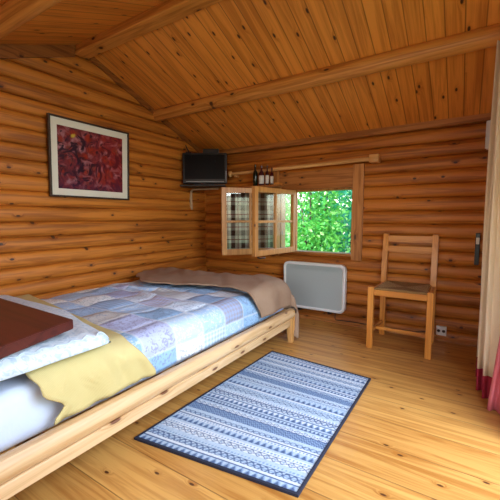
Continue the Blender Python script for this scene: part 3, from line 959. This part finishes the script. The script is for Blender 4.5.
# ------------------------------------------------------------------ door curtain at the right
M['cream'] = cloth_mat('cream_curtain_fabric', (.78, .66, .48, 1), (.68, .55, .38, 1), 300, pat=3.)
M['red'] = cloth_mat('crimson_hem_fabric', (.36, .03, .055, 1), (.26, .018, .035, 1), 300, pat=4.)
M['pink'] = cloth_mat('pink_lining_fabric', (.7, .2, .24, 1), (.58, .14, .18, 1), 300, pat=4.)
cur = thing('door_curtain', 'cream curtain with crimson hem gathered beside the doorway', 'curtain', (2.79, -.85, 0))
def cpath(s, z):
    """plan of the gathered cloth, s in 0..1 from the far edge"""
    y = -.66 - .33*s
    amp = .044 + .006*math.sin(z*2.)
    x = 2.762 + .02*s - amp*math.cos(s*2*PI*3.6+.2) + .01*math.sin(s*9+z*1.5)
    y += .02*math.sin(s*2*PI*7.2)
    return x, y
def hem(s): return .14
def cpart(name, z0f, z1f, mat, parent, s0=0., s1=1., n=150):
    bm = bmesh.new()
    def f(u, v):
        s = s0+(s1-s0)*u
        z = z0f(s)+(z1f(s)-z0f(s))*v
        x, y = cpath(s, z); return (x, y, z)
    grid(bm, n, 26, f)
    o = put(name, bm, mat, parent, True); solid(o, .003, 0)
    return o
cpart('curtain_fabric', hem, lambda s: 2.02 - .0*s, M['cream'], cur)
cpart('curtain_hem', lambda s: .012, hem, M['red'], cur)
cur2 = thing('pink_curtain', 'rose pink curtain hanging just in front of the cream one', 'curtain', (2.84, -1.12, 0))
bm = bmesh.new()
def p2(u, v):
    z = .01 + v*1.98
    lean = .07*min(1, v*2.4)
    x = 2.762 + lean + .11*u
    y = -1.045 - .05*u - .018*math.sin(u*2*PI*2.2 + .5)
    return (x, y, z)
grid(bm, 60, 26, p2); o = put('curtain_fabric', bm, M['pink'], cur2, True); solid(o, .003, 0)
bm = bmesh.new(); tube(bm, [(2.84, -.55, 2.03), (2.84, -1.35, 2.03)], .012, 10)
tag(put('curtain_pole', bm, M['rodwood'], None, True), 'short wooden pole above the doorway carrying the curtains', 'curtain rod')

# fittings at the right end of the back wall
bm = bmesh.new()
prism(bm, [(2.712, 1.70), (2.712, 1.51), (2.725, 1.497), (2.80, 1.497), (2.80, 1.70)], 'y', -.07, -.035)
tag(put('white_board', bm, M['white_paint']), 'small white board fixed high on the back wall beside the cream curtain', 'board')
wt = thing('wall_fitting', 'narrow dark wall fitting with a pale label hanging beside the cream curtain', 'wall fitting', (2.69, -.03, .65))
bm = bmesh.new(); box(bm, 2.688, 2.718, -.045, -.014, .64, .885, .004); put('fitting_body', bm, M['black'], wt)
bm = bmesh.new(); box(bm, 2.692, 2.714, -.0465, -.0452, .80, .85); put('pale_label', bm, M['paper'], wt)

# ------------------------------------------------------------------ outdoors
tgm = NT('ground_grass')
P = tgm.node('ShaderNodeTexCoord').outputs['Object']
c = tgm.mix(tgm.noise(P, 3., 5), (.05, .13, .02, 1), (.13, .2, .05, 1))
M['ground'] = tgm.finish(tgm.bsdf(c, .95))
bm = bmesh.new(); box(bm, -14, 16, -16, 16, -.4, -.2)
struct(put('ground', bm, M['ground']))

def leafmat(name, a, b, tcol):
    t = NT(name)
    oi = t.node('ShaderNodeNewGeometry').outputs['Random Per Island']
    c = t.mix(oi, a, b)
    d = t.bsdf(c, .35, spec=.6)
    tl = t.node('ShaderNodeBsdfTranslucent', {'Color': tcol}).outputs[0]
    return t.finish(t.node('ShaderNodeMixShader', {0: .38, 1: d, 2: tl}).outputs[0])
M['leaf_lime'] = leafmat('lime_leaves', (.05, .34, .05, 1), (.2, .5, .08, 1), (.12, .52, .1, 1))
M['leaf_teal'] = leafmat('blue_green_leaves', (.015, .24, .12, 1), (.08, .42, .26, 1), (.04, .42, .22, 1))
M['leaf_mid'] = leafmat('green_leaves', (.04, .25, .04, 1), (.15, .45, .08, 1), (.1, .45, .07, 1))
M['bark'] = plain('bark', (.1, .07, .045, 1), .9, nscale=20, namp=.3, bump=.5)
rng = random.Random(3)
def shrub(name, cx, cy, rx, ry, h, nleaf, size, mat, label, cat='shrub', z0=-.2, trunk=.25):
    t = thing(name, label, cat, (cx, cy, z0))
    bm = bmesh.new()
    clumps = []
    for k in range(46):
        th = rng.uniform(0, 2*PI); zz = rng.uniform(.08, 1); r = math.sqrt(rng.random())*(1-.35*zz)
        clumps.append((cx+rx*r*math.cos(th), cy+ry*r*math.sin(th), z0+trunk*.3+h*zz, rng.uniform(.12, .3)))
    for k in range(nleaf):
        x, y, z, r = rng.choice(clumps)
        p = Vector((x+rng.gauss(0, r), y+rng.gauss(0, r), max(z0+.05, z+rng.gauss(0, r))))
        s = size*rng.uniform(.6, 1.3)
        d = Vector((rng.gauss(0, 1), rng.gauss(0, 1), rng.gauss(-.5, .8))).normalized()
        a = d.cross(Vector((rng.gauss(0, 1), rng.gauss(0, 1), rng.gauss(0, 1)))).normalized()
        nrm = d.cross(a)
        vs = [bm.verts.new(q_) for q_ in (p, p+d*s*.5+a*s*.28+nrm*s*.06, p+d*s, p+d*s*.5-a*s*.28+nrm*s*.06)]
        bm.faces.new(vs)
    put('foliage', bm, mat, t)
    bm = bmesh.new()
    for k in range(5):
        th = rng.uniform(0, 2*PI)
        tube(bm, [(cx+.05*math.cos(th), cy+.05*math.sin(th), z0), (cx+rx*.3*math.cos(th), cy+ry*.3*math.sin(th), z0+h*.5), (cx+rx*.5*math.cos(th), cy+ry*.5*math.sin(th), z0+h*.9)], .02, 6, radii=[.03, .02, .008])
    put('stems', bm, M['bark'], t, True)
    return t
shrub('shrub', .35, 2.5, .55, .5, 1.9, 5200, .085, M['leaf_lime'], 'bright lime-green leafy shrub just outside the window')
shrub('shrub', 1.15, 3.4, .8, .5, 2.3, 5600, .085, M['leaf_teal'], 'blue-green leafy shrub outside the window, right of the lime one')
shrub('shrub', -1.1, 3.5, .7, .5, 2.2, 4600, .085, M['leaf_mid'], 'mid-green leafy shrub outside, seen through the panes of the open sash')
shrub('tree', .2, 5.2, 1.9, .7, 3.6, 9000, .12, M['leaf_teal'], 'tall dense tree standing behind the shrubs outside the window', 'tree')

# ------------------------------------------------------------------ light
w = bpy.data.worlds.new('sky'); SC.world = w; w.use_nodes = True
nt = w.node_tree; nt.nodes.clear()
sky = nt.nodes.new('ShaderNodeTexSky'); sky.sky_type = 'NISHITA'
sky.sun_disc = False; sky.sun_elevation = math.radians(52); sky.sun_rotation = math.radians(190); sky.air_density = 1.2; sky.dust_density = 1.5
bg = nt.nodes.new('ShaderNodeBackground'); bg.inputs[1].default_value = .8
ow = nt.nodes.new('ShaderNodeOutputWorld')
nt.links.new(sky.outputs[0], bg.inputs[0]); nt.links.new(bg.outputs[0], ow.inputs[0])

def area(name, loc, look, sx, sy, power, col):
    l = bpy.data.lights.new(name, 'AREA'); l.shape = 'RECTANGLE'; l.size = sx; l.size_y = sy; l.energy = power; l.color = col
    o = bpy.data.objects.new(name, l); COL.objects.link(o); o.location = loc
    o.rotation_euler = (Vector(look)-Vector(loc)).to_track_quat('-Z', 'Y').to_euler()
    return o
area('daylight_doorway', (RX+1.3, (DY0+DY1)/2, 2.5), (.9, -1.75, .4), 2.3, 2.3, 135, (.93, .97, 1))
area('front_fill', (2.05, FY-.2, 1.1), (1.6, 0, 1.5), 1.0, .5, 7, (.95, .98, 1))  # unseen fill lamp, added outside the front opening to lift the room
s = bpy.data.lights.new('sun', 'SUN'); s.energy = 3.8; s.angle = math.radians(1.5); s.color = (1, .95, .86)
so_ = bpy.data.objects.new('sun', s); COL.objects.link(so_)
so_.rotation_euler = Vector((.25, .62, -.9)).to_track_quat('-Z', 'Y').to_euler()

# ------------------------------------------------------------------ camera
cam = bpy.data.cameras.new('camera'); co = bpy.data.objects.new('camera', cam); COL.objects.link(co)
yaw, pitch, roll = math.radians(-32.592), math.radians(-5.350), math.radians(-.131)
F = Vector((math.sin(yaw)*math.cos(pitch), math.cos(yaw)*math.cos(pitch), math.sin(pitch)))
R = F.cross(Vector((0, 0, 1))).normalized(); U = R.cross(F)
R2 = R*math.cos(roll)+U*math.sin(roll); U2 = -R*math.sin(roll)+U*math.cos(roll)
co.matrix_world = Matrix(((R2.x, U2.x, -F.x, 2.6284), (R2.y, U2.y, -F.y, -3.1290), (R2.z, U2.z, -F.z, 1.0), (0, 0, 0, 1)))
cam.sensor_width = 36; cam.sensor_fit = 'HORIZONTAL'; cam.lens = 338.7/500*36; cam.clip_start = .02
SC.camera = co
vs_ = SC.view_settings
vs_.view_transform = 'Standard'; vs_.look = 'None'; vs_.exposure = 0.5; vs_.gamma = 1; vs_.use_curve_mapping = False
SC.cycles.use_denoising = True
SC.cycles.max_bounces = 12; SC.cycles.diffuse_bounces = 6; SC.cycles.transparent_max_bounces = 12
